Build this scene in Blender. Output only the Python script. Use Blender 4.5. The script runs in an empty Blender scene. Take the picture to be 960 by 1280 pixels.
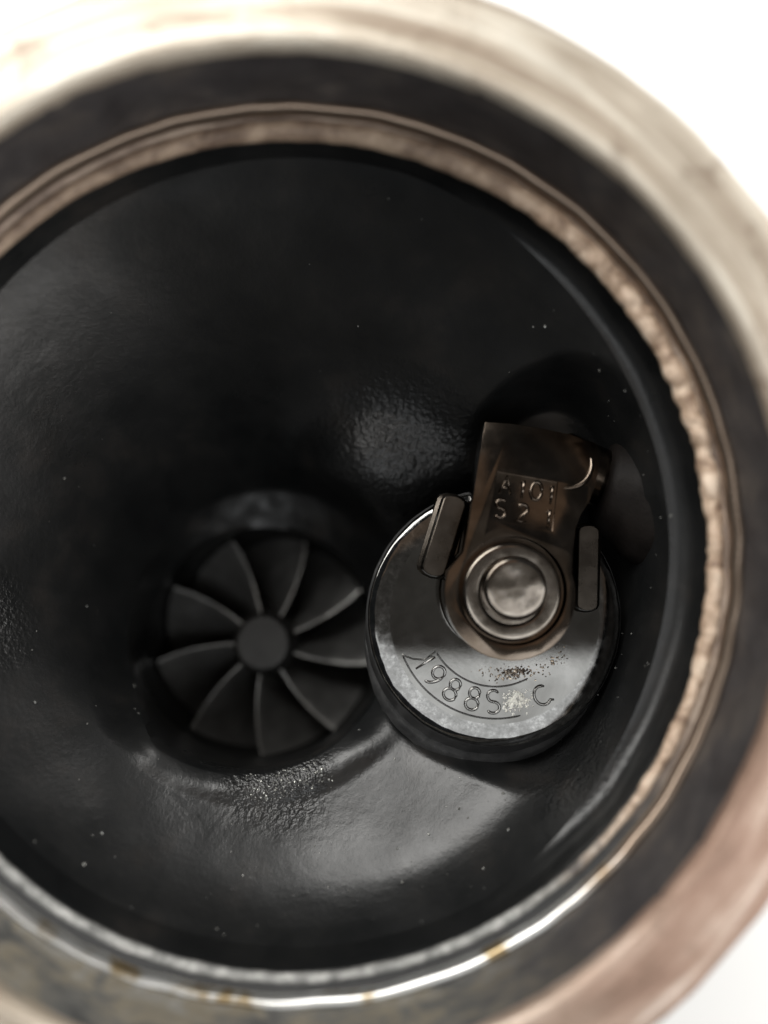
import bpy, bmesh, math, random
from mathutils import Vector, Matrix, noise
random.seed(7)
S = 0.001                                     # everything below is written in millimetres
PI = math.pi
R = math.radians
C = bpy.context.scene.collection
scene = bpy.context.scene

# ------------------------------------------------------------------ camera
CAM = Vector((6.08, 3.17, 61.56)); PITCH, YAW, FPX = 0.008, 0.027, 960.0
fw = Vector((math.sin(YAW), math.sin(PITCH)*math.cos(YAW), -math.cos(PITCH)*math.cos(YAW))).normalized()
rt = fw.cross(Vector((0, 1, 0))).normalized(); up = rt.cross(fw)
cam_d = bpy.data.cameras.new('camera'); cam = bpy.data.objects.new('camera', cam_d); C.objects.link(cam)
cam.matrix_world = Matrix(((rt.x, up.x, -fw.x, CAM.x*S), (rt.y, up.y, -fw.y, CAM.y*S), (rt.z, up.z, -fw.z, CAM.z*S), (0, 0, 0, 1)))
cam_d.sensor_fit = 'VERTICAL'; cam_d.sensor_height = 36; cam_d.lens = 27
cam_d.clip_start = 0.002; cam_d.clip_end = 20
cam_d.dof.use_dof = True; cam_d.dof.focus_distance = 0.0855; cam_d.dof.aperture_fstop = 6.8
scene.camera = cam
def at(px, py, z):
    "measured photograph point -> point of the housing at height z (mm)"
    d = rt*((px-480)/FPX) + up*((640-py)/FPX) + fw
    return CAM + d*((z-CAM.z)/d.z)
def mm(px, z): return px*(CAM.z-z)/FPX

# ------------------------------------------------------------------ light
w = bpy.data.worlds.new('World'); scene.world = w; w.use_nodes = True
bg = w.node_tree.nodes['Background']; bg.inputs[0].default_value = (0.9, 0.95, 1.0, 1); bg.inputs[1].default_value = 0.06
def area(name, x0, x1, y0, y1, z, rad, col=(1, 1, 1)):
    d = bpy.data.lights.new(name, 'AREA'); d.shape = 'RECTANGLE'
    d.size = (x1-x0)*S; d.size_y = (y1-y0)*S
    d.energy = rad*PI*d.size*d.size_y; d.color = col
    o = bpy.data.objects.new(name, d); C.objects.link(o); o.location = ((x0+x1)/2*S, (y0+y1)/2*S, z*S)
    return o
area('surround_light_near', -60, 420, -92, -23.5, 150, 2.9, (0.97, 0.99, 1.0))  # area lamp standing in for the bright surroundings mirrored in the valve disc
area('surround_light_far', -480, -10, 125, 340, 150, 10.5, (1.0, 0.985, 0.95))  # area lamp standing in for the bright surroundings on the far side
area('added_fill_side', 330, 900, -600, 420, 200, 6.0, (1.0, 0.97, 0.93))  # added fill without a known source, whitens the table and flange
area('warm_bounce_light', -60, 62, 24, 85, 151, 0.34, (1.0, 0.70, 0.48))
area('dim_bounce_light', -70, 110, -25, 23, 151, 0.13, (1.0, 0.90, 0.78))
vs = scene.view_settings; vs.view_transform = 'Standard'; vs.look = 'None'; vs.exposure = 0; vs.gamma = 1
scene.render.engine = 'CYCLES'

# ------------------------------------------------------------------ helpers
def obj(name, verts, faces, mat, parent=None, smooth=True, sharp=None):
    me = bpy.data.meshes.new(name); me.from_pydata([tuple(Vector(v)*S) for v in verts], [], faces); me.update()
    bm = bmesh.new(); bm.from_mesh(me); bmesh.ops.recalc_face_normals(bm, faces=bm.faces); bm.to_mesh(me); bm.free()
    if mat: me.materials.append(mat)
    for p in me.polygons: p.use_smooth = smooth
    if smooth and sharp: me.set_sharp_from_angle(angle=R(sharp))
    o = bpy.data.objects.new(name, me); C.objects.link(o)
    if parent: o.parent = parent
    return o
def thing(name, label, cat, loc=(0, 0, 0), group=None):
    o = bpy.data.objects.new(name, None); C.objects.link(o); o.location = Vector(loc)*S
    o.empty_display_size = 0.01; o['label'] = label; o['category'] = cat
    if group: o['group'] = group
    return o
def nz(x, y, z, f): return noise.noise(Vector((x*f, y*f, z*f)))
def lathe(prof, n=256, disp=None, close=False):
    V, F = [], []
    for (r, z) in prof:
        for i in range(n):
            a = 2*PI*i/n; rr, zz = r, z
            if disp: rr, zz = disp(a, r, z)
            V.append((rr*math.cos(a), rr*math.sin(a), zz))
    m = len(prof)
    for k in range(m if close else m-1):
        k2 = (k+1) % m
        for i in range(n):
            j = (i+1) % n
            F.append((k*n+i, k*n+j, k2*n+j, k2*n+i))
    return V, F
def arc_prof(r0, z0, rad, a0, a1, n=6):
    return [(r0+rad*math.cos(R(a0+(a1-a0)*i/n)), z0+rad*math.sin(R(a0+(a1-a0)*i/n))) for i in range(n+1)]
def solid_lathe(prof, n=96, M=None):
    "profile that starts and ends on the axis"
    V, F = [], []
    for (r, z) in prof:
        if r < 1e-6: V.append(('c', z))
    V, idx = [], []
    for (r, z) in prof:
        if r < 1e-6: idx.append([len(V)]*n); V.append((0, 0, z))
        else:
            idx.append(list(range(len(V), len(V)+n)))
            for i in range(n): a = 2*PI*i/n; V.append((r*math.cos(a), r*math.sin(a), z))
    for k in range(len(prof)-1):
        A, B = idx[k], idx[k+1]
        for i in range(n):
            j = (i+1) % n; f = []
            for q in (A[i], A[j], B[j], B[i]):
                if q not in f: f.append(q)
            if len(f) > 2: F.append(tuple(f))
    if M: V = [M @ Vector(v) for v in V]
    return V, F
def tube(pts, r, seg=8, caps=True):
    pts = [Vector(p) for p in pts]; V, F = [], []; n = len(pts)
    for i, p in enumerate(pts):
        t = (pts[min(i+1, n-1)]-pts[max(i-1, 0)]).normalized()
        a = t.cross(Vector((0, 0, 1)))
        if a.length < 1e-4: a = t.cross(Vector((0, 1, 0)))
        a.normalize(); b = a.cross(t)
        rr = r if not caps or 0 < i < n-1 else r*0.6
        for s in range(seg): V.append(p + (a*math.cos(2*PI*s/seg)+b*math.sin(2*PI*s/seg))*rr)
    for i in range(n-1):
        for s in range(seg):
            q = (s+1) % seg; F.append((i*seg+s, i*seg+q, (i+1)*seg+q, (i+1)*seg+s))
    F.append(tuple(range(seg))); F.append(tuple(range((n-1)*seg, n*seg)))
    return V, F
def join(parts):
    V, F = [], []
    for v, f in parts:
        o = len(V); V += [Vector(x) for x in v]; F += [tuple(i+o for i in q) for q in f]
    return V, F
def xf(vf, M): return [M @ Vector(v) for v in vf[0]], vf[1]

# ------------------------------------------------------------------ materials
class Mat:
    def __init__(s, name, rough=0.5, metal=0.0, spec=0.5):
        s.m = bpy.data.materials.new(name); s.m.use_nodes = True; s.nt = s.m.node_tree; s.b = s.nt.nodes['Principled BSDF']
        s.b.inputs['Roughness'].default_value = rough; s.b.inputs['Metallic'].default_value = metal
        s.b.inputs['Specular IOR Level'].default_value = spec
        s.tc = s.nt.nodes.new('ShaderNodeTexCoord')
    def L(s, a, b): s.nt.links.new(a, b)
    def noise(s, scale, detail=4, rough=0.55, stretch=None, dist=0.0):
        n = s.nt.nodes.new('ShaderNodeTexNoise'); n.inputs['Scale'].default_value = scale
        n.inputs['Detail'].default_value = detail; n.inputs['Roughness'].default_value = rough; n.inputs['Distortion'].default_value = dist
        g = s.nt.nodes.new('ShaderNodeNewGeometry')
        src = g.outputs['Position']
        if stretch:
            mp = s.nt.nodes.new('ShaderNodeMapping'); mp.inputs['Scale'].default_value = stretch; s.L(src, mp.inputs[0]); src = mp.outputs[0]
        s.L(src, n.inputs['Vector']); return n.outputs['Fac']
    def ramp(s, fac, stops, interp='LINEAR'):
        r = s.nt.nodes.new('ShaderNodeValToRGB'); e = r.color_ramp.elements; r.color_ramp.interpolation = interp
        while len(e) < len(stops): e.new(0.5)
        for q, (p, c) in zip(e, stops):
            q.position = p; q.color = (*c, 1) if len(c) == 3 else c
        s.L(fac, r.inputs[0]); return r.outputs['Color']
    def math(s, op, a, b=None, clamp=False):
        n = s.nt.nodes.new('ShaderNodeMath'); n.operation = op; n.use_clamp = clamp
        for i, v in enumerate((a, b)):
            if v is None: continue
            if isinstance(v, (int, float)): n.inputs[i].default_value = v
            else: s.L(v, n.inputs[i])
        return n.outputs[0]
    def mix(s, fac, a, b):
        n = s.nt.nodes.new('ShaderNodeMix'); n.data_type = 'RGBA'
        s.L(fac, n.inputs[0])
        for i, v in ((6, a), (7, b)):
            if isinstance(v, tuple): n.inputs[i].default_value = (*v, 1)
            else: s.L(v, n.inputs[i])
        return n.outputs[2]
    def polar(s, kr, ka, kz, scale, detail=4, rough=0.55, dist=0.0):
        "noise drawn out along the circumference, like turning marks"
        g = s.nt.nodes.new('ShaderNodeNewGeometry'); sp = s.nt.nodes.new('ShaderNodeSeparateXYZ'); s.L(g.outputs['Position'], sp.inputs[0])
        r = s.math('SQRT', s.math('ADD', s.math('MULTIPLY', sp.outputs[0], sp.outputs[0]), s.math('MULTIPLY', sp.outputs[1], sp.outputs[1])))
        cb = s.nt.nodes.new('ShaderNodeCombineXYZ')
        s.L(s.math('MULTIPLY', r, kr), cb.inputs[0]); s.L(s.math('MULTIPLY', s.math('ARCTAN2', sp.outputs[1], sp.outputs[0]), ka), cb.inputs[1]); s.L(s.math('MULTIPLY', sp.outputs[2], kz), cb.inputs[2])
        n = s.nt.nodes.new('ShaderNodeTexNoise'); n.inputs['Scale'].default_value = scale; n.inputs['Detail'].default_value = detail
        n.inputs['Roughness'].default_value = rough; n.inputs['Distortion'].default_value = dist; s.L(cb.outputs[0], n.inputs['Vector']); return n.outputs['Fac']
    def near(s, p, r0, r1, wob=0.0, scale=150):
        "1 close to the point p, falling to 0 between r0 and r1 mm, with a ragged border"
        g = s.nt.nodes.new('ShaderNodeNewGeometry'); v = s.nt.nodes.new('ShaderNodeVectorMath'); v.operation = 'DISTANCE'
        s.L(g.outputs['Position'], v.inputs[0]); v.inputs[1].default_value = Vector(p)*S
        d = v.outputs['Value']
        if wob: d = s.math('ADD', d, s.math('MULTIPLY', s.math('SUBTRACT', s.noise(scale, 4), 0.5), wob*S))
        mr = s.nt.nodes.new('ShaderNodeMapRange'); mr.interpolation_type = 'SMOOTHSTEP'
        s.L(d, mr.inputs[0]); mr.inputs[1].default_value = r0*S; mr.inputs[2].default_value = r1*S
        mr.inputs[3].default_value = 1; mr.inputs[4].default_value = 0
        return mr.outputs[0]
    def color(s, c):
        if isinstance(c, tuple): s.b.inputs['Base Color'].default_value = (*c, 1)
        else: s.L(c, s.b.inputs['Base Color'])
        return s
    def bump(s, h, dist, strength=1.0):
        n = s.nt.nodes.new('ShaderNodeBump'); n.inputs['Distance'].default_value = dist*S; n.inputs['Strength'].default_value = strength
        if not isinstance(strength, float): pass
        s.L(h, n.inputs['Height'])
        prev = s.b.inputs['Normal']
        if prev.is_linked: s.L(prev.links[0].from_socket, n.inputs['Normal'])
        s.L(n.outputs[0], prev); return n
    def rough(s, v): s.L(v, s.b.inputs['Roughness']); return s
    def rough_range(s, fac, a, b):
        mr = s.nt.nodes.new('ShaderNodeMapRange'); s.L(fac, mr.inputs[0]); mr.inputs[1].default_value = 0.3; mr.inputs[2].default_value = 0.7
        mr.inputs[3].default_value = a; mr.inputs[4].default_value = b; s.L(mr.outputs[0], s.b.inputs['Roughness']); return s

# flange face: tan and cream oxide, redder and darker towards the lower right
m = Mat('flange_oxide', 0.42, 0.35)
base = m.ramp(m.polar(420, 1.6, 300, 1.0, 5, 0.6, 0.8), [(0.30, (0.31, 0.245, 0.185)), (0.44, (0.46, 0.39, 0.31)), (0.56, (0.62, 0.555, 0.46)), (0.70, (0.80, 0.76, 0.67))])
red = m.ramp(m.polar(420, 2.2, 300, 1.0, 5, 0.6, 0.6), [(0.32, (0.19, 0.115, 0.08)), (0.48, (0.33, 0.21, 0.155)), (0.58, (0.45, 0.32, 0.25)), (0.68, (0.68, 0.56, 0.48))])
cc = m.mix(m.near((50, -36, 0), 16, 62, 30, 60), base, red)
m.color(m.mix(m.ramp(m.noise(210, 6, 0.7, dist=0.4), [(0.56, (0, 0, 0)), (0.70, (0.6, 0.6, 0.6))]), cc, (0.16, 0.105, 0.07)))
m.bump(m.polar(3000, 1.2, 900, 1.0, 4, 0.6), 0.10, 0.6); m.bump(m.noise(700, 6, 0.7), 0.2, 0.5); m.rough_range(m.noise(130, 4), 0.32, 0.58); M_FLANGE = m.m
# counterbore wall: brown-black soot with ochre and grey patches
m = Mat('bore_soot', 0.5)
c = m.ramp(m.polar(500, 5, 260, 1.0, 6, 0.65, 0.4), [(0.34, (0.030, 0.027, 0.028)), (0.52, (0.050, 0.045, 0.045)), (0.62, (0.075, 0.065, 0.059)), (0.74, (0.13, 0.11, 0.093))])
c2 = m.ramp(m.polar(600, 7, 420, 1.0, 7, 0.7, 0.8), [(0.34, (0.05, 0.05, 0.05)), (0.48, (0.12, 0.118, 0.11)), (0.57, (0.20, 0.175, 0.13)), (0.64, (0.20, 0.195, 0.18)), (0.74, (0.36, 0.33, 0.27))])
m.color(m.mix(m.near((-14, -46, -4), 24, 44, 14, 90), c, c2))
m.bump(m.noise(900, 5, 0.7), 0.2, 0.6); m.rough_range(m.noise(300, 4), 0.35, 0.65); M_BORE = m.m
# seat ledge and lip: rusty steel, sooted over along the lower side; lip soot brightened there to paint silvery light
m = Mat('ledge_rust', 0.55)
rust = m.ramp(m.noise(420, 6, 0.7, dist=0.4), [(0.32, (0.10, 0.055, 0.038)), (0.42, (0.33, 0.225, 0.155)), (0.53, (0.60, 0.445, 0.325)), (0.66, (0.86, 0.70, 0.55))])
soot = m.ramp(m.noise(500, 6, 0.7), [(0.35, (0.11, 0.11, 0.107)), (0.50, (0.30, 0.30, 0.285)), (0.68, (0.56, 0.55, 0.53))])
brown = m.ramp(m.noise(300, 6, 0.65, dist=0.4), [(0.32, (0.10, 0.065, 0.048)), (0.5, (0.25, 0.18, 0.13)), (0.68, (0.42, 0.32, 0.235))])
rust = m.mix(m.near((40, 2, -9), 30, 46, 12, 160), brown, rust)
m.color(m.mix(m.near((-14, -42, -9), 34, 52, 10, 160), rust, soot))
m.bump(m.noise(1500, 5, 0.7), 0.2, 0.7); m.rough_range(m.noise(600, 4), 0.35, 0.6); M_RUST = m.m
m = Mat('ledge_brown', 0.55)
rust = m.ramp(m.noise(160, 5, 0.6, dist=0.4), [(0.34, (0.12, 0.085, 0.065)), (0.5, (0.27, 0.20, 0.155)), (0.64, (0.42, 0.33, 0.26))])
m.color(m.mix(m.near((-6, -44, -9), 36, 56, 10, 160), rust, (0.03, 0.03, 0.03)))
m.bump(m.noise(1100, 5, 0.7), 0.15, 0.6); M_LEDGE = m.m
m = Mat('machined_edge', 0.28, 0.9)
m.color(m.mix(m.near((-2, -41, -8), 24, 36, 10, 200), (0.26, 0.20, 0.155), m.ramp(m.noise(260, 4), [(0.36, (0.34, 0.26, 0.15)), (0.46, (0.62, 0.62, 0.60)), (0.7, (0.75, 0.75, 0.74))])))
M_EDGE = m.m
# inside of the casting: black soot, grainy
m = Mat('chamber_soot', 0.4, 0.0, 0.5)
m.color(m.ramp(m.noise(120, 5, 0.6), [(0.35, (0.006, 0.0065, 0.0068)), (0.55, (0.011, 0.0112, 0.0112)), (0.72, (0.021, 0.0190, 0.0175))]))
m.bump(m.noise(320, 5, 0.6), 0.06, 0.35); m.bump(m.noise(1500, 4, 0.75), 0.07, 0.5)
msk = m.near((9.5, 9.5, -31), 7, 15, 5, 300)
for p_, r0_, r1_ in (((-4, -26, -26), 3, 8), ((29, -22, -20), 3, 9), ((-37, -8, -22), 3, 9), ((6, -14, -32), 2, 7)):
    msk = m.math('MAXIMUM', msk, m.near(p_, r0_, r1_, 3, 300))
m.bump(m.math('MULTIPLY', m.noise(1700, 2, 0.6), msk), 0.30, 0.8)
m.rough_range(m.noise(90, 4), 0.26, 0.40); M_SOOT = m.m
m = Mat('boss_iron', 0.55, 0, 0.12); m.color(m.ramp(m.noise(220, 5, 0.65), [(0.35, (0.006, 0.005, 0.0045)), (0.65, (0.011, 0.009, 0.008))])); m.bump(m.noise(900, 5, 0.7), 0.15, 0.6); M_BOSS = m.m
m = Mat('soot_grain', 0.25, 0.5, 0.8); m.color((0.22, 0.22, 0.205)); M_GRAIN = m.m
# valve steel
m = Mat('valve_steel', 0.16, 1.0)
m.color(m.ramp(m.noise(160, 5, 0.6, dist=0.4), [(0.3, (0.085, 0.083, 0.078)), (0.5, (0.125, 0.123, 0.117)), (0.7, (0.165, 0.162, 0.155))]))
m.bump(m.noise(2600, 4, 0.6), 0.0015, 0.6); m.rough_range(m.noise(500, 5), 0.03, 0.07); M_VALVE = m.m
m = Mat('valve_rim_steel', 0.3, 1.0)
m.color(m.ramp(m.noise(900, 6, 0.75), [(0.35, (0.09, 0.089, 0.085)), (0.52, (0.135, 0.133, 0.129)), (0.70, (0.25, 0.248, 0.24))]))
m.bump(m.noise(1800, 5, 0.7), 0.003, 0.7); m.rough_range(m.noise(900, 5), 0.05, 0.13); M_RIM = m.m
m = Mat('valve_side_steel', 0.36, 0.5)
m.color(m.ramp(m.noise(500, 6, 0.7), [(0.35, (0.06, 0.06, 0.061)), (0.6, (0.11, 0.11, 0.11)), (0.75, (0.22, 0.22, 0.215))]))
m.bump(m.noise(1500, 5, 0.7), 0.04, 0.7); M_SIDE = m.m
m = Mat('arm_steel', 0.2, 1.0)
m.color(m.ramp(m.noise(190, 5, 0.6, dist=0.3), [(0.3, (0.06, 0.047, 0.036)), (0.5, (0.10, 0.08, 0.063)), (0.7, (0.15, 0.123, 0.10))]))
m.bump(m.noise(420, 4, 0.6), 0.012, 0.5); m.bump(m.noise(2200, 4, 0.7), 0.005, 0.7); m.rough_range(m.noise(420, 5), 0.09, 0.22); M_ARM = m.m
m = Mat('letter_steel', 0.25, 1.0); m.color((0.27, 0.265, 0.255)); m.bump(m.noise(2600, 3), 0.01, 0.5); M_LETTER = m.m
m = Mat('rib_steel', 0.3, 1.0); m.color(m.ramp(m.noise(260, 5, 0.6), [(0.3, (0.05, 0.043, 0.036)), (0.7, (0.09, 0.078, 0.066))])); m.bump(m.noise(1500, 4, 0.7), 0.02, 0.6); m.rough_range(m.noise(400, 4), 0.22, 0.38); M_RIB = m.m
m = Mat('rivet_steel', 0.2, 1.0)
m.color(m.ramp(m.noise(330, 5, 0.6, dist=0.4), [(0.3, (0.11, 0.094, 0.078)), (0.5, (0.18, 0.158, 0.135)), (0.7, (0.27, 0.245, 0.215))]))
m.bump(m.noise(420, 4, 0.6), 0.01, 0.4); m.bump(m.noise(2000, 4, 0.6), 0.004, 0.6); m.rough_range(m.noise(600, 5), 0.08, 0.2); M_RIVET = m.m
m = Mat('scuffed_metal', 0.35, 0.8); m.color(m.ramp(m.noise(2600, 4, 0.7), [(0.36, (0.3, 0.3, 0.28)), (0.52, (0.9, 0.88, 0.80))])); m.bump(m.noise(2600, 4, 0.7), 0.12, 1.0); M_SCUFF = m.m
m = Mat('crust', 0.22, 0.9); m.color(m.ramp(m.noise(900, 4, 0.7), [(0.35, (0.07, 0.055, 0.045)), (0.5, (0.16, 0.13, 0.10)), (0.66, (0.55, 0.47, 0.38))])); M_CRUST = m.m
m = Mat('hub_soot', 0.45, 0.3); m.color(m.ramp(m.noise(300, 5), [(0.3, (0.016, 0.0155, 0.015)), (0.7, (0.032, 0.031, 0.029))])); m.bump(m.noise(1500, 4, 0.6), 0.03, 0.5); M_HUB = m.m
m = Mat('wheel_steel', 0.4, 0.85)
m.color(m.ramp(m.noise(260, 5, 0.6), [(0.3, (0.22, 0.217, 0.21)), (0.7, (0.36, 0.356, 0.345))]))
m.bump(m.noise(1500, 4, 0.6), 0.03, 0.5); m.rough_range(m.noise(300, 4), 0.36, 0.5); M_WHEEL = m.m
m = Mat('dark_casting', 0.55); m.color(m.ramp(m.noise(200, 5, 0.65), [(0.3, (0.05, 0.035, 0.028)), (0.7, (0.14, 0.10, 0.08))])); m.bump(m.noise(900, 5, 0.7), 0.3, 0.7); M_CAST = m.m
m = Mat('white_board', 0.5); m.color(m.ramp(m.noise(12, 3), [(0.3, (0.86, 0.86, 0.85)), (0.7, (0.90, 0.90, 0.89))])); m.bump(m.noise(600, 3), 0.05, 0.3); M_TABLE = m.m

# ------------------------------------------------------------------ the setting: a white table
ZT = -95.0
tab = obj('table_top', [(-1500, -1500, ZT), (1500, -1500, ZT), (1500, 1500, ZT), (-1500, 1500, ZT)], [(0, 1, 2, 3)], M_TABLE)
tab['kind'] = 'structure'

# ------------------------------------------------------------------ turbine housing
RA, RB, RC, RD = 48.9, 41.3, 40.6, 38.8
ZC, ZD = -8.0, -9.5
house = thing('turbine_housing', 'round tan and rusty flanged metal housing with a sooty black inside', 'turbine housing', (0, 0, ZT))
house_off = Vector((0, 0, -ZT))
def hpart(name, vf, mat, **k):
    return obj(name, [Vector(v)+house_off for v in vf[0]], vf[1], mat, house, **k)
def fl_disp(a, r, z):
    q = nz(r*math.cos(a), r*math.sin(a), z, 0.12)*0.10 + nz(r*math.cos(a), r*math.sin(a), z, 0.5)*0.06
    return r+q, z+q*0.6
prof = [(44.5, -16.5), (47.6, -12.2)] + arc_prof(RA-1.4, -10.4, 1.4, -60, 0, 4) + arc_prof(RA-2.0, -2.0, 2.0, 0, 90, 7) + [(46.0, 0.0), (44.6, 0.0), (43.2, 0.0)] + arc_prof(RB+0.9, -0.9, 0.9, 90, 180, 6) + [(RB, -1.4)]
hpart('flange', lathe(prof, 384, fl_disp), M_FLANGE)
def bw_disp(a, r, z):
    q = nz(r*math.cos(a), r*math.sin(a), z, 0.25)*0.22 + nz(r*math.cos(a), r*math.sin(a), z, 0.9)*0.09
    return r+q, z
hpart('bore_wall', lathe([(RB+0.15, -1.1), (RB-0.1, -2.5), (RB-0.25, -4), (RB-0.4, -5.5), (RB-0.5, -7), (RC+0.25, -8.6)], 384, bw_disp), M_BORE)
# machined edge with fine tooling serration
def ed_disp(a, r, z):
    t = 0.045*math.sin(a*360)*max(0, nz(math.cos(a)*3, math.sin(a)*3, 1, 1.3)+0.35)
    q = nz(r*math.cos(a), r*math.sin(a), z, 0.3)*0.12
    return r+q+t, z+q+t
hpart('machined_edge', lathe([(RC+0.45, ZC-0.5), (RC+0.4, ZC+0.25), (RC+0.1, ZC+0.5), (RC-0.3, ZC+0.42), (RC-0.62, ZC+0.1), (RC-0.7, ZC-0.6)], 1440, ed_disp), M_EDGE)
def lg_disp(a, r, z):
    q = nz(r*math.cos(a), r*math.sin(a), z, 0.3)*0.15 + nz(r*math.cos(a), r*math.sin(a), z, 1.1)*0.06
    return r+q*0.6, z+q
hpart('seat_ledge', lathe([(RC+0.1, ZC-0.4), (RC-0.5, ZC-0.9), (RC-0.9, ZC-1.3), (RC-1.3, ZC-1.25), (RD-0.2, ZC-1.6)], 384, lg_disp), M_LEDGE)
def lip_disp(a, r, z):
    x, y = r*math.cos(a), r*math.sin(a)
    lobes = noise.voronoi(Vector((a*RD*0.55+r*0.35, z*0.7-r*0.3, 3.1)))[0]
    da = (a-R(8)+PI) % (2*PI)-PI; am = 0.3+1.15*math.exp(-(da/R(42))**2)
    q = ((0.35-lobes[0])*0.75 + nz(x, y, z, 1.6)*0.14)*am + nz(x, y, z, 0.35)*0.2
    wide = 0.35+0.75*max(0.0, math.cos((a-R(52)+PI) % (2*PI)-PI))
    c = Vector((RD+0.35, ZD-0.15)); d = Vector((r, z))-c
    d = d*(0.30+0.86*wide)*(1+q*0.55)
    return c.x+d.x, c.y+d.y
hpart('rusty_lip', lathe(arc_prof(RD+0.35, ZD-0.15, 0.85, 0, 345, 15), 900, lip_disp, close=True), M_RUST)

# chamber: wall under the lip, rounded shoulder, sloping floor, turbine bore
TZ = -46.0; T = at(327, 804, TZ); T.z = TZ
RT_IN = mm(144, TZ)
TILT = R(9)                          # the wheel axis leans up in the picture
TM = Matrix.Translation(T) @ Matrix.Rotation(-TILT, 4, 'X')
FZ = -22.5; FC = at(619, 772, FZ); FK = mm(162, FZ)/14.4
NTH = 480
ARM_TOP = at(695, 570, -19).xy
def sm(a, b, x):
    t = min(1, max(0, (x-a)/(b-a))); return t*t*(3-2*t)
def bowl_z(x, y, z):
    p = Vector((x, y)); d = p-FC.xy; rf = d.length
    u = ARM_TOP-FC.xy; t_ = min(1, max(0, d.dot(u)/u.length_squared)); rc = (d-u*t_).length
    ang = math.atan2(d.y, d.x)
    # pocket beside the valve, deep on the side of the lever shaft
    side = sm(-0.2, 0.5, math.cos(ang-R(55)))
    pocket = max((1-sm(12.5, 20.0, rf))*side, 0.5*(1-sm(5.0, 10.0, rc))*sm(0.2, 0.7, t_))
    z = z + (min(z, -38)-z)*pocket
    # shallow seat on the other side
    wl = sm(0.1, 0.8, math.cos(ang+R(82)))
    seat = (1-sm(12.0+2.2*wl, 15.6+2.2*wl, rf))*(1-side)
    z = z + (min(z, -29.5)-z)*seat
    # cast saddle above the valve, left of the lever
    s = at(495, 580, -32).xy; e = p-s
    bump_ = math.exp(-((e.x/11.0)**2+(e.y/7.5)**2)**1.3)
    z += (-31.5+0.17*e.y-0.10*e.x-z)*bump_
    z += nz(x, y, z, 0.07)*0.5 + nz(x, y, z, 0.28)*0.06
    z += (nz(x, y, z, 0.9)*0.05+nz(x, y, z, 2.1)*0.05)*(0.25+1.6*bump_)
    return z
V, F, rings = [], [], []
def ring(fn):
    st = len(V)
    for i in range(NTH): V.append(Vector(fn(2*PI*i/NTH)))
    rings.append(st)
def wall(r, z):
    def f(a):
        wide = max(0.0, math.cos(a-R(-8)))**2
        rr = r + nz(r*math.cos(a), r*math.sin(a), z, 0.15)*0.25+nz(r*math.cos(a), r*math.sin(a), z, 0.7)*0.06
        return (rr*math.cos(a), rr*math.sin(a), z)
    return f
for r, z in ((RD+0.5, ZD-0.1), (RD+0.05, ZD-0.8), (RD, ZD-1.4), (RD-0.1, ZD-2.0), (RD-0.15, ZD-2.6)):
    ring(wall(r, z))
def shoulder(a):
    "how far the rounded shoulder under the lip stands in: only on the right and lower right"
    return sm(0.3, 0.95, math.cos(a-R(6)))
def o_pt(a):
    s_ = shoulder(a); r = RD-0.35-1.8*s_
    return Vector((r*math.cos(a), r*math.sin(a), -13.6-0.8*s_))
for k in range(1, 7):
    t = k/6
    def f(a, t=t):
        o = o_pt(a); r0 = RD-0.15; z0 = ZD-2.6; r1 = math.hypot(o.x, o.y)
        s_ = shoulder(a)
        r = r0+(r1-r0)*((1-math.cos(t*PI/2))*s_+t*(1-s_)); z = z0+(o.z-z0)*(math.sin(t*PI/2)*s_+t*(1-s_))
        r += nz(r*math.cos(a), r*math.sin(a), z, 0.15)*0.25*(1-t)
        return (r*math.cos(a), r*math.sin(a), z)
    ring(f)
LC = Vector((-6.8, -9.2))
def lip_pt(a):
    "crest round the turbine bore: high on the near side, low at the far side"
    s_, c_ = math.sin(a), math.cos(a)
    low = sm(-0.15, 0.95, -s_)
    x = LC.x+17.4*c_; y = LC.y+16.4*s_
    z = -39.0-7.7*max(0, s_)+8.0*low + 1.5*max(0, c_)**2
    z += (floor_z(x, y)-z)*sm(0.5, 0.85, -s_)
    return Vector((x, y, z+nz(x, y, 0, 0.3)*0.3))
def floor_z(x, y):
    "sloping floor on the near side, rising to the wall"
    return -17.6-0.66*(y+math.sqrt(max(4.0, 38.2**2-x*x)))
def hole_pt(a, r, dz): return TM @ Vector((r*math.cos(a), r*math.sin(a), dz))
NB = 120
RING0 = len(rings)-1
for k in range(1, NB+1):
    wq = 1-(k/NB)**1.5
    def f(a, wq=wq):
        o = o_pt(a); h = lip_pt(a)
        lowside = sm(-0.05, 0.6, -math.sin(a-R(8)))
        up_ = max(0.0, math.sin(a)); e = 0.95*lowside + 1.0*(1-lowside)
        xy = o*wq + h*(1-wq); z = h.z + (o.z-h.z)*wq**e
        fz = floor_z(xy.x, xy.y)+(o.z-floor_z(o.x, o.y))*math.exp(-(1-wq)*(o.xy-h.xy).length/2.6)
        z += (fz-z)*lowside*sm(0, 0.25, wq)
        zz = bowl_z(xy.x, xy.y, z)
        k_ = sm(0, 0.10, wq)*sm(0, 0.07, 1-wq)
        und = max(0.0, math.cos(a-R(2)))**2*math.exp(-((wq-0.8)/0.15)**2)*3.0
        return (xy.x+math.cos(a)*und, xy.y+math.sin(a)*und, z+(zz-z)*k_)
    ring(f)
for k in range(1, 9):
    t = k/8
    def f(a, t=t):
        l = lip_pt(a); h = hole_pt(a, RT_IN+0.1, 0.2)
        low = sm(0.1, 0.9, -math.sin(a))
        q = (1-low)*t + low*(1-(1-t)**2.0)
        p = l.lerp(h, t); zz = l.z+(h.z-l.z)*q
        return (p.x, p.y, zz+nz(p.x, p.y, zz, 0.5)*0.2*math.sin(t*PI))
    ring(f)
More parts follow.
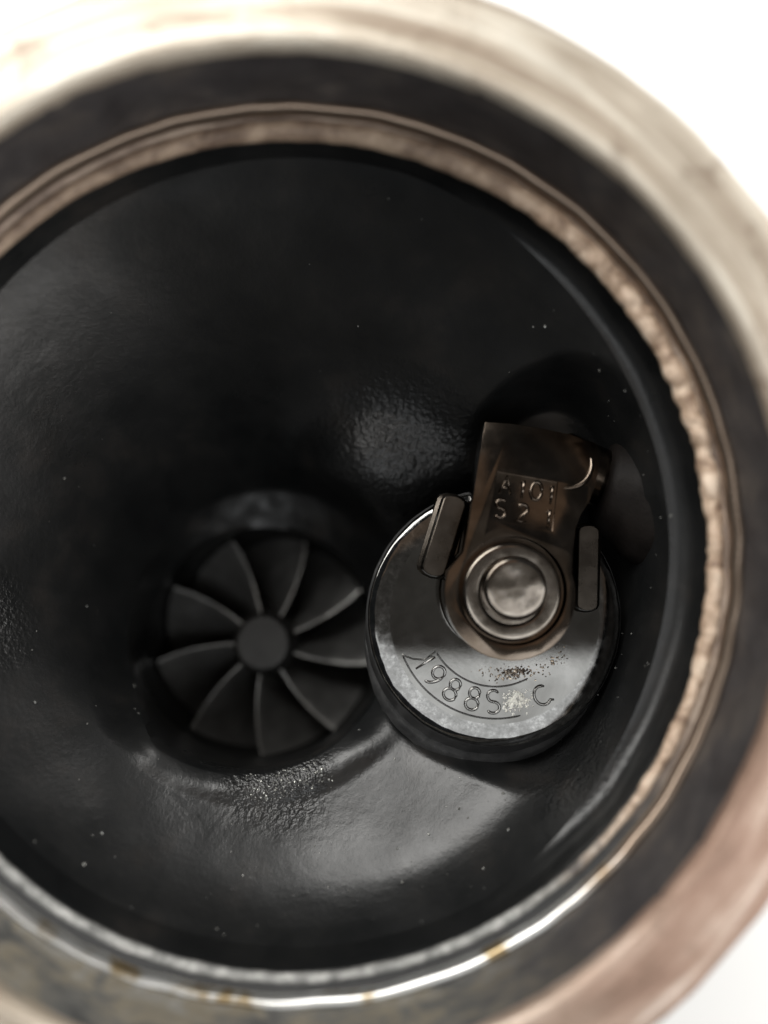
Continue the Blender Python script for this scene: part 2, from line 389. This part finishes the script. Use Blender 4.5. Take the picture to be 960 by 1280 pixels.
for r, dz in ((RT_IN, -0.2), (RT_IN, -1.5), (RT_IN, -10), (RT_IN, -26)):
    ring(lambda a, r=r, dz=dz: hole_pt(a, r, dz))
for k in range(len(rings)-1):
    for i in range(NTH):
        j = (i+1) % NTH; F.append((rings[k]+i, rings[k]+j, rings[k+1]+j, rings[k+1]+i))
F.append(tuple(rings[-1]+i for i in range(NTH)))
bowl_V = [v.copy() for v in V]; bowl_F = list(F)
hpart('chamber', (V, F), M_SOOT, sharp=50)

# outside of the casting below the flange
prof = [(44.7, -16.2), (43.6, -19), (43.2, -24), (44.5, -32), (48, -42), (53, -52), (57, -64), (58, -78), (56, -90), (54, ZT)]
hpart('outer_casting', lathe(prof, 160, lambda a, r, z: (r+nz(r*math.cos(a), r*math.sin(a), z, 0.08)*0.8, z)), M_CAST)

# boss that carries the lever shaft, growing out of the wall on the right
bc = at(752, 604, -25.5); be = at(900, 640, -24)
ax = (be-bc).normalized(); Q = ax.to_track_quat('Z', 'Y').to_matrix().to_4x4()
L_ = (be-bc).length
prof = [(0, -0.2), (4.6, -0.2), (5.2, 0.1), (5.6, 0.8), (5.9, 2), (6.6, 3.0), (7.6, 4.0), (8.4, 6), (9.2, 9), (9.6, L_), (0, L_)]
V, F = solid_lathe(prof, 64)
V = [v if abs(v[0])+abs(v[1]) < 1e-6 else (v[0]*(1+0.04*nz(*v, 0.3)), v[1]*(1+0.04*nz(*v, 0.3)), v[2]) for v in V]
hpart('shaft_boss', xf((V, F), Matrix.Translation(bc) @ Q), M_BOSS)

# seat under the flap
FT = R(3.2)
FM = Matrix.Translation(FC) @ Matrix.Rotation(-FT, 4, 'X') @ Matrix.Scale(FK, 4)
prof = [(10.5, -16), (13.0, -16), (13.4, -7.0)] + arc_prof(12.7, -5.6, 0.6, -20, 90, 5) + [(11.5, -4.95), (10.5, -6), (10.5, -16)]
V, F = lathe(prof, 128)
hpart('valve_seat', xf((V, F), FM @ Matrix.Translation((-0.6, -4.2, -1.2))), M_SOOT)

# soot grains lying on the lower wall of the chamber
def grain(c, r, nrm):
    bm = bmesh.new(); bmesh.ops.create_icosphere(bm, subdivisions=1, radius=r)
    vs_ = [c + Vector((v.co.x*random.uniform(.6, 1.3), v.co.y*random.uniform(.6, 1.3), v.co.z*random.uniform(.5, 1.1))) for v in bm.verts]
    fs = [tuple(v.index for v in f.verts) for f in bm.faces]; bm.free(); return vs_, fs
parts = []
cand = [f for f in bowl_F if len(f) == 4 and rings[RING0] <= f[0] < rings[RING0+NB]]
dens = []
for f in cand:
    c = (bowl_V[f[0]]+bowl_V[f[2]])/2
    ar = (bowl_V[f[1]]-bowl_V[f[0]]).cross(bowl_V[f[3]]-bowl_V[f[0]]).length
    d = 0.05
    if c.y < -8: d = 0.5
    if c.y < -18 and c.x > -10: d = 1.3
    if c.x > 22: d = 0.25
    if c.x < -22 and c.y < 20: d = 0.22
    dens.append(ar*d)
lip_f = [f for f in cand if rings[RING0+NB-16] <= f[0] and abs(((f[0] % NTH)-NTH*0.745+NTH) % NTH) < 34]
picks = [(f, (0.05, 0.05, 0.06, 0.07, 0.08, 0.1, 0.13, 0.2)) for f in random.choices(cand, dens, k=190)]
picks += [(f, (0.08, 0.1, 0.12, 0.15, 0.19)) for f in random.choices(lip_f, k=110)]
for f, sizes in picks:
    u, v_ = random.random(), random.random()
    a, b, c, d = (bowl_V[i] for i in f)
    p = a.lerp(b, u).lerp(d.lerp(c, u), v_)
    parts.append(grain(p, random.choice(sizes), None))
g = hpart('soot_grains', join(parts), M_GRAIN, smooth=False); g['kind'] = 'stuff'

# ------------------------------------------------------------------ turbine wheel
wheel = thing('turbine_rotor', 'dark turbine wheel with nine curved blades set deep in the round bore', 'rotor')
wheel.matrix_world = Matrix.Translation((TM @ Vector((0, 0, -4.0)))*S) @ Matrix.Rotation(-TILT, 4, 'X')
RTIP = RT_IN-0.35
prof = [(0, 2.9), (3.2, 2.9)] + arc_prof(3.35, 2.45, 0.45, 90, 0, 4) + [(3.8, 0.9), (3.9, 0.5), (4.4, 0.3), (4.5, -0.1), (4.4, -0.4), (4.7, -2), (5.8, -6), (7.2, -11), (9.5, -16), (13, -19), (0, -19)]
obj('hub', *solid_lathe(prof, 96), M_HUB, wheel, sharp=55)
NR, ND = 18, 22
def blade():
    V = []; n = (NR+1)*(ND+1)
    for side in (-1, 1):
        for i in range(NR+1):
            s = i/NR
            for j in range(ND+1):
                t = j/ND; d = 17*t**1.2
                rh = 3.9 + 5.2*t**2; r = rh + (RTIP-rh)*s
                th = 0.62-0.30*s; th *= min(1.0, 0.35+t*9)
                a = R(8)*s**1.6 + 1.3*d/RTIP*(1-0.35*t) + side*th/2/r
                z = -0.2-0.5*s - d
                V.append((r*math.cos(a), r*math.sin(a), z))
    F = []
    W = ND+1
    for side in (0, 1):
        for i in range(NR):
            for j in range(ND):
                o = side*n+i*W+j; F.append((o, o+1, o+W+1, o+W))
    for i in range(NR):
        for j in (0, ND): F.append((i*W+j, (i+1)*W+j, n+(i+1)*W+j, n+i*W+j))
    for j in range(ND):
        for i in (0, NR): F.append((i*W+j, i*W+j+1, n+i*W+j+1, n+i*W+j))
    return V, F
b0 = obj('blade', *blade(), M_WHEEL, wheel, sharp=45)
for k in range(9):
    o = b0 if k == 0 else b0.copy()
    if k: C.objects.link(o); o.parent = wheel
    o.rotation_euler.z = R(-99+40*k)

# ------------------------------------------------------------------ wastegate valve
valve = thing('wastegate_valve', 'round metal flap valve marked 1988S on a stamped lever arm', 'valve')
valve.matrix_world = Matrix.Translation(FC*S) @ Matrix.Rotation(-FT, 4, 'X') @ Matrix.Scale(FK, 4)
FI = FM.inverted()
def loc(px, py, z):            # point in the flap's own frame at local height z
    a = FI @ CAM; b = FI @ at(px, py, -60.0); t = (z-a.z)/(b.z-a.z); return a.lerp(b, t)
RF = 14.4
prof = [(0, 0), (6, 0), (11.2, 0), (11.5, 0), (11.75, -0.002)]
disc = solid_lathe(prof+[(11.77, -0.2), (11.77, -3), (0, -3)], 160)
dsk = obj('valve_disc', *disc, M_VALVE, valve, sharp=40)
prof = [(11.72, -0.001), (12.1, -0.008), (13.2, -0.035), (13.35, -0.05), (13.5, -0.085)] + arc_prof(RF-0.9, -1.02, 0.9, 72, 40, 3)
rimd = lambda a, r, z: (r+nz(math.cos(a)*r, math.sin(a)*r, z, 0.8)*0.05, z+(nz(math.cos(a)*r, math.sin(a)*r, z, 1.3)*0.03 if r > 13.45 else 0))
obj('rim', *lathe(prof, 200, rimd), M_RIM, dsk, sharp=50)
prof = arc_prof(RF-0.9, -1.02, 0.9, 40, 0, 5) + [(RF, -2.7), (RF-0.15, -2.95), (RF-0.7, -3.05), (RF-0.7, -3.5), (RF-0.1, -3.65), (RF+0.05, -4.2), (RF-0.1, -5.2), (RF-1.2, -5.9), (RF-1.6, -6.0), (RF-1.7, -7.5), (9, -7.6)]
V, F = lathe(prof, 200, rimd)
V = [(x+0.05*min(0, z+1.5), y+0.95*min(0, z+1.5), z) for x, y, z in V]
obj('side_band', V, F, M_SIDE, dsk, sharp=50)
def bar(p, q, wd, h, z0=-0.3):
    "rounded bar from p to q lying on the flap"
    p, q = Vector(p), Vector(q); u = (q-p); L = u.length; u.normalize(); n = Vector((-u.y, u.x, 0)); out = []
    for e, s in ((0, -1), (1, 1)):
        c = p if e == 0 else q
        for k in range(7):
            a = R(-90+180*k/6)*1.0
            out.append((c, u*s*math.cos(a), n*s*math.sin(a)))
    V, F = [], []
    for (rr, z) in ((1.55, z0), (1.42, 0.06), (1.12, 0.3), (1.02, h-0.25), (0.96, h-0.07), (0.87, h)):
        for c, uu, nn in out: v = c+(uu*0.55+nn)*(wd/2*rr); V.append((v.x, v.y, z))
    n_ = len(out)
    for k in range(5):
        for i in range(n_): j = (i+1) % n_; F.append((k*n_+i, k*n_+j, (k+1)*n_+j, (k+1)*n_+i))
    F.append(tuple(5*n_+i for i in range(n_))); return V, F
r1 = obj('rib', *bar(loc(568, 628, 1.2), loc(542, 712, 1.2), 2.6, 1.3), M_RIB, dsk, sharp=24)
r2 = obj('rib', *bar(loc(736, 664, 1.2), loc(734, 756, 1.2), 2.4, 1.3), M_RIB, dsk, sharp=24)
# stroke lettering
def ell(cx, cy, rx, ry, a0, a1, n=14): return [(cx+rx*math.cos(R(a0+(a1-a0)*i/n)), cy+ry*math.sin(R(a0+(a1-a0)*i/n))) for i in range(n+1)]
GL = {'1': [[(-0.12, 0.3), (0.05, 0.5), (0.05, -0.5)]],
      '0': [ell(0, 0, 0.3, 0.5, 0, 360, 20)],
      '2': [ell(0, 0.22, 0.27, 0.27, 160, -30, 10)+[(-0.28, -0.48), (0.3, -0.48)]],
      '8': [ell(0, 0.25, 0.23, 0.24, 0, 360, 16), ell(0, -0.24, 0.29, 0.26, 0, 360, 18)],
      '9': [ell(0, 0.2, 0.27, 0.29, 0, 360, 16), ell(-0.33, 0.2, 0.6, 0.72, 0, -75, 8)],
      'S': [ell(0, 0.25, 0.26, 0.25, 35, 270, 12)[:-1]+ell(0, -0.25, 0.29, 0.25, 90, -145, 12)],
      'C': [ell(0, 0, 0.4, 0.46, 50, 310, 18)+[(0.42, -0.42)]],
      'A': [[(-0.32, -0.5), (0, 0.5), (0.32, -0.5)], [(-0.2, -0.14), (0.2, -0.14)]],
      '*': []}
def glyph(ch, c, h, rot, r, z):
    out = []
    ca, sa = math.cos(rot), math.sin(rot)
    for st in GL[ch]:
        out.append(tube([(c[0]+(x*ca-y*sa)*h, c[1]+(x*sa+y*ca)*h, z) for x, y in st], r, 6))
    return join(out)
for ch, a in (('1', -148.5), ('9', -136.5), ('8', -121.5), ('8', -106), ('S', -92)):
    c = (9.25*math.cos(R(a)), 9.25*math.sin(R(a)))
    obj('letter', *glyph(ch, c, 2.5, R(a+90), 0.165, 0.04), M_LETTER, dsk)
cc = loc(678, 869, 0); obj('letter', *glyph('C', cc, 2.3, R(-57+82), 0.165, 0.04), M_LETTER, dsk)
arcp = lambda r, a0, a1, n=40: [(r*math.cos(R(a0+(a1-a0)*i/n)), r*math.sin(R(a0+(a1-a0)*i/n)), 0.0) for i in range(n+1)]
fr = arcp(7.6, -62, -151) + [(-7.9, -4.6, 0), (-9.2, -4.5, 0), (-10, -4.2, 0)] + arcp(11.1, -159, -76)
obj('border_line', *tube(fr, 0.10, 6), M_VALVE, dsk)
# bright scuffed spot after the S, and crust below the eye: many small flakes
def flakes(name, c, rx, ry, rot, n, r0, r1, mat, seed, zs=0.4):
    rnd = random.Random(seed); parts = []
    for k in range(n):
        x, y = rnd.gauss(0, 0.5)*rx, rnd.gauss(0, 0.5)*ry
        X, Y = c[0]+x*math.cos(rot)-y*math.sin(rot), c[1]+x*math.sin(rot)+y*math.cos(rot)
        r = rnd.uniform(r0, r1)*(1.15-0.5*min(1, math.hypot(x/rx, y/ry)))
        bm = bmesh.new(); bmesh.ops.create_icosphere(bm, subdivisions=1, radius=1)
        th = rnd.uniform(0, PI)
        vs_ = []
        for v in bm.verts:
            q = v.co*r*rnd.uniform(0.65, 1.25); q.x *= 1.5
            vs_.append((X+q.x*math.cos(th)-q.y*math.sin(th), Y+q.x*math.sin(th)+q.y*math.cos(th), q.z*zs))
        parts.append((vs_, [tuple(v.index for v in f.verts) for f in bm.faces])); bm.free()
    o = obj(name, *join(parts), mat, dsk, smooth=False); o['kind'] = 'stuff'; return o
flakes('scuff_mark', loc(646, 876, 0), 1.5, 1.15, 0.3, 170, 0.07, 0.24, M_SCUFF, 3, 0.28)
flakes('soot_crust', loc(642, 842, 0), 3.2, 0.9, 0.05, 170, 0.05, 0.17, M_CRUST, 5, 0.45)
flakes('soot_crust', loc(690, 826, 0), 1.8, 0.9, 0.5, 40, 0.05, 0.16, M_CRUST, 8, 0.45)

# lever arm
ZA = 5.2                                     # top of the arm in the flap's frame
def apoly(z):
    out = [loc(x, y, z) for x, y in ((609, 525), (640, 527), (680, 533), (716, 541), (748, 552), (754, 562), (752, 585), (746, 608), (739, 626), (728, 642), (721, 660), (717, 690))]
    e = loc(638, 742, z)
    for k in range(0, 25):
        a = R(18-(18+180+20)*k/24); out.append(e+Vector((math.cos(a), math.sin(a), 0))*6.9)
    out += [loc(x, y, z) for x, y in ((580, 690), (586, 660), (593, 620), (600, 575))]
    return out
P = apoly(ZA)
def prism(P, z0, z1):
    n = len(P); V = [(p.x, p.y, z0) for p in P]+[(p.x, p.y, z1) for p in P]
    F = [tuple(range(n)), tuple(range(n, 2*n))]+[(i, (i+1) % n, n+(i+1) % n, n+i) for i in range(n)]
    return V, F
arm = obj('lever_arm', *prism(P, 1.1, ZA), M_ARM, valve, smooth=False)
def cut(target, vf):
    cu = obj('cutter', *vf, None); cu.matrix_world = valve.matrix_world
    md = target.modifiers.new('cut', 'BOOLEAN'); md.object = cu; md.operation = 'DIFFERENCE'; md.solver = 'EXACT'
    bpy.context.view_layer.update()
    dg = bpy.context.evaluated_depsgraph_get(); me = bpy.data.meshes.new_from_object(target.evaluated_get(dg))
    target.modifiers.clear(); old = target.data; target.data = me; bpy.data.meshes.remove(old)
    bpy.data.objects.remove(cu)
bpy.context.view_layer.update()
# stamped panel, dimple by the shaft, recess round the rivet
Q4 = [loc(*p, ZA) for p in ((624, 588), (700, 602), (692, 664), (613, 647))]
cut(arm, prism(Q4, ZA-0.42, ZA+2))
dc = loc(711, 577, ZA)
ec = loc(641, 738, ZA)
cut(arm, solid_lathe([(0, 0), (5.6, 0), (5.9, 2), (0, 2)], 64, Matrix.Translation((ec.x, ec.y, ZA-0.9))))
bm = bmesh.new(); bm.from_mesh(arm.data)
bmesh.ops.remove_doubles(bm, verts=bm.verts, dist=1e-6)
eds = [e for e in bm.edges if len(e.link_faces) == 2 and e.calc_face_angle(0) > R(35)]
bmesh.ops.bevel(bm, geom=eds, offset=0.22*S, segments=2, profile=0.6, affect='EDGES', clamp_overlap=True)
bm.to_mesh(arm.data); bm.free()
AT = 0.068
lean = lambda y: -AT*(y-ec.y)
for v in arm.data.vertices: v.co.z += lean(v.co.y/S)*S
for p in arm.data.polygons: p.use_smooth = True
arm.data.set_sharp_from_angle(angle=R(28))
if not arm.data.materials: arm.data.materials.append(M_ARM)
rotA = math.atan2((loc(699, 602, ZA)-loc(624, 589, ZA)).y, (loc(699, 602, ZA)-loc(624, 589, ZA)).x)
for ch, x, y in (('A', 634, 606), ('1', 654, 611), ('0', 672, 613), ('1', 690, 618), ('S', 627, 635), ('2', 654, 641), ('1', 686, 648)):
    V, F = glyph(ch, loc(x, y, ZA-0.5), 1.95, rotA, 0.2, ZA-0.36)
    obj('letter', [(v[0], v[1], v[2]+lean(v[1])) for v in V], F, M_ARM, arm)
# ridge added beside the shaft to catch a bright arc of light
pts = [(dc.x+2.75*math.cos(R(a_)), dc.y+2.75*math.sin(R(a_))) for a_ in range(-112, 21, 6)]
V, F = tube([(x, y, ZA-0.05+lean(y)) for x, y in pts], 0.34, 10)
n_ = len(pts)
V = [Vector(v).lerp(Vector((pts[i//10][0], pts[i//10][1], ZA-0.25+lean(pts[i//10][1]))), (abs(i//10-n_*0.5)/(n_*0.5))**2*0.85) for i, v in enumerate(V)]
obj('glint_ridge', V, F, M_ARM, arm)
# washer and rivet
wc = loc(640, 740, ZA); 
prof = [(0, 0.1), (3.35, 0.1), (3.5, 0.3), (3.62, 0.37), (3.8, 0.39), (4.65, 0.395)] + arc_prof(4.75, -0.05, 0.45, 82, 0, 6) + [(5.2, -1.1), (0, -1.1)]
wsh = obj('washer', *solid_lathe(prof, 96, Matrix.Translation((wc.x, wc.y, ZA)) @ Matrix.Rotation(R(1.9), 4, 'X')), M_RIVET, valve, sharp=50)
pc = loc(645, 735, ZA+1.3)
prof = [(0, 1.42)]+[(0.25*k, 1.42-0.0006*k*k*0.25) for k in range(1, 11)]+[(2.75, 1.40)] + arc_prof(2.82, 0.88, 0.5, 78, 0, 6) + [(3.32, 0.3), (3.4, -0.3), (0, -0.3)]
V, F = solid_lathe(prof, 96)
V = [(x, y, z+(0.03*nz(x, y, 4, 0.5)+0.008*nz(x, y, 9, 1.2) if z > 1 else 0)) for x, y, z in V]
obj('rivet_head', *xf((V, F), Matrix.Translation((pc.x, pc.y, ZA+0.1)) @ Matrix.Rotation(R(3.0), 4, 'X')), M_RIVET, valve, sharp=60)
# shaft from the arm to the boss
a = FI @ at(700, 575, -23.8); b = FI @ (bc + ax*3)
obj('shaft', *tube([a, a.lerp(b, .5), b], 3.3, 40, caps=False), M_ARM, valve, sharp=40)
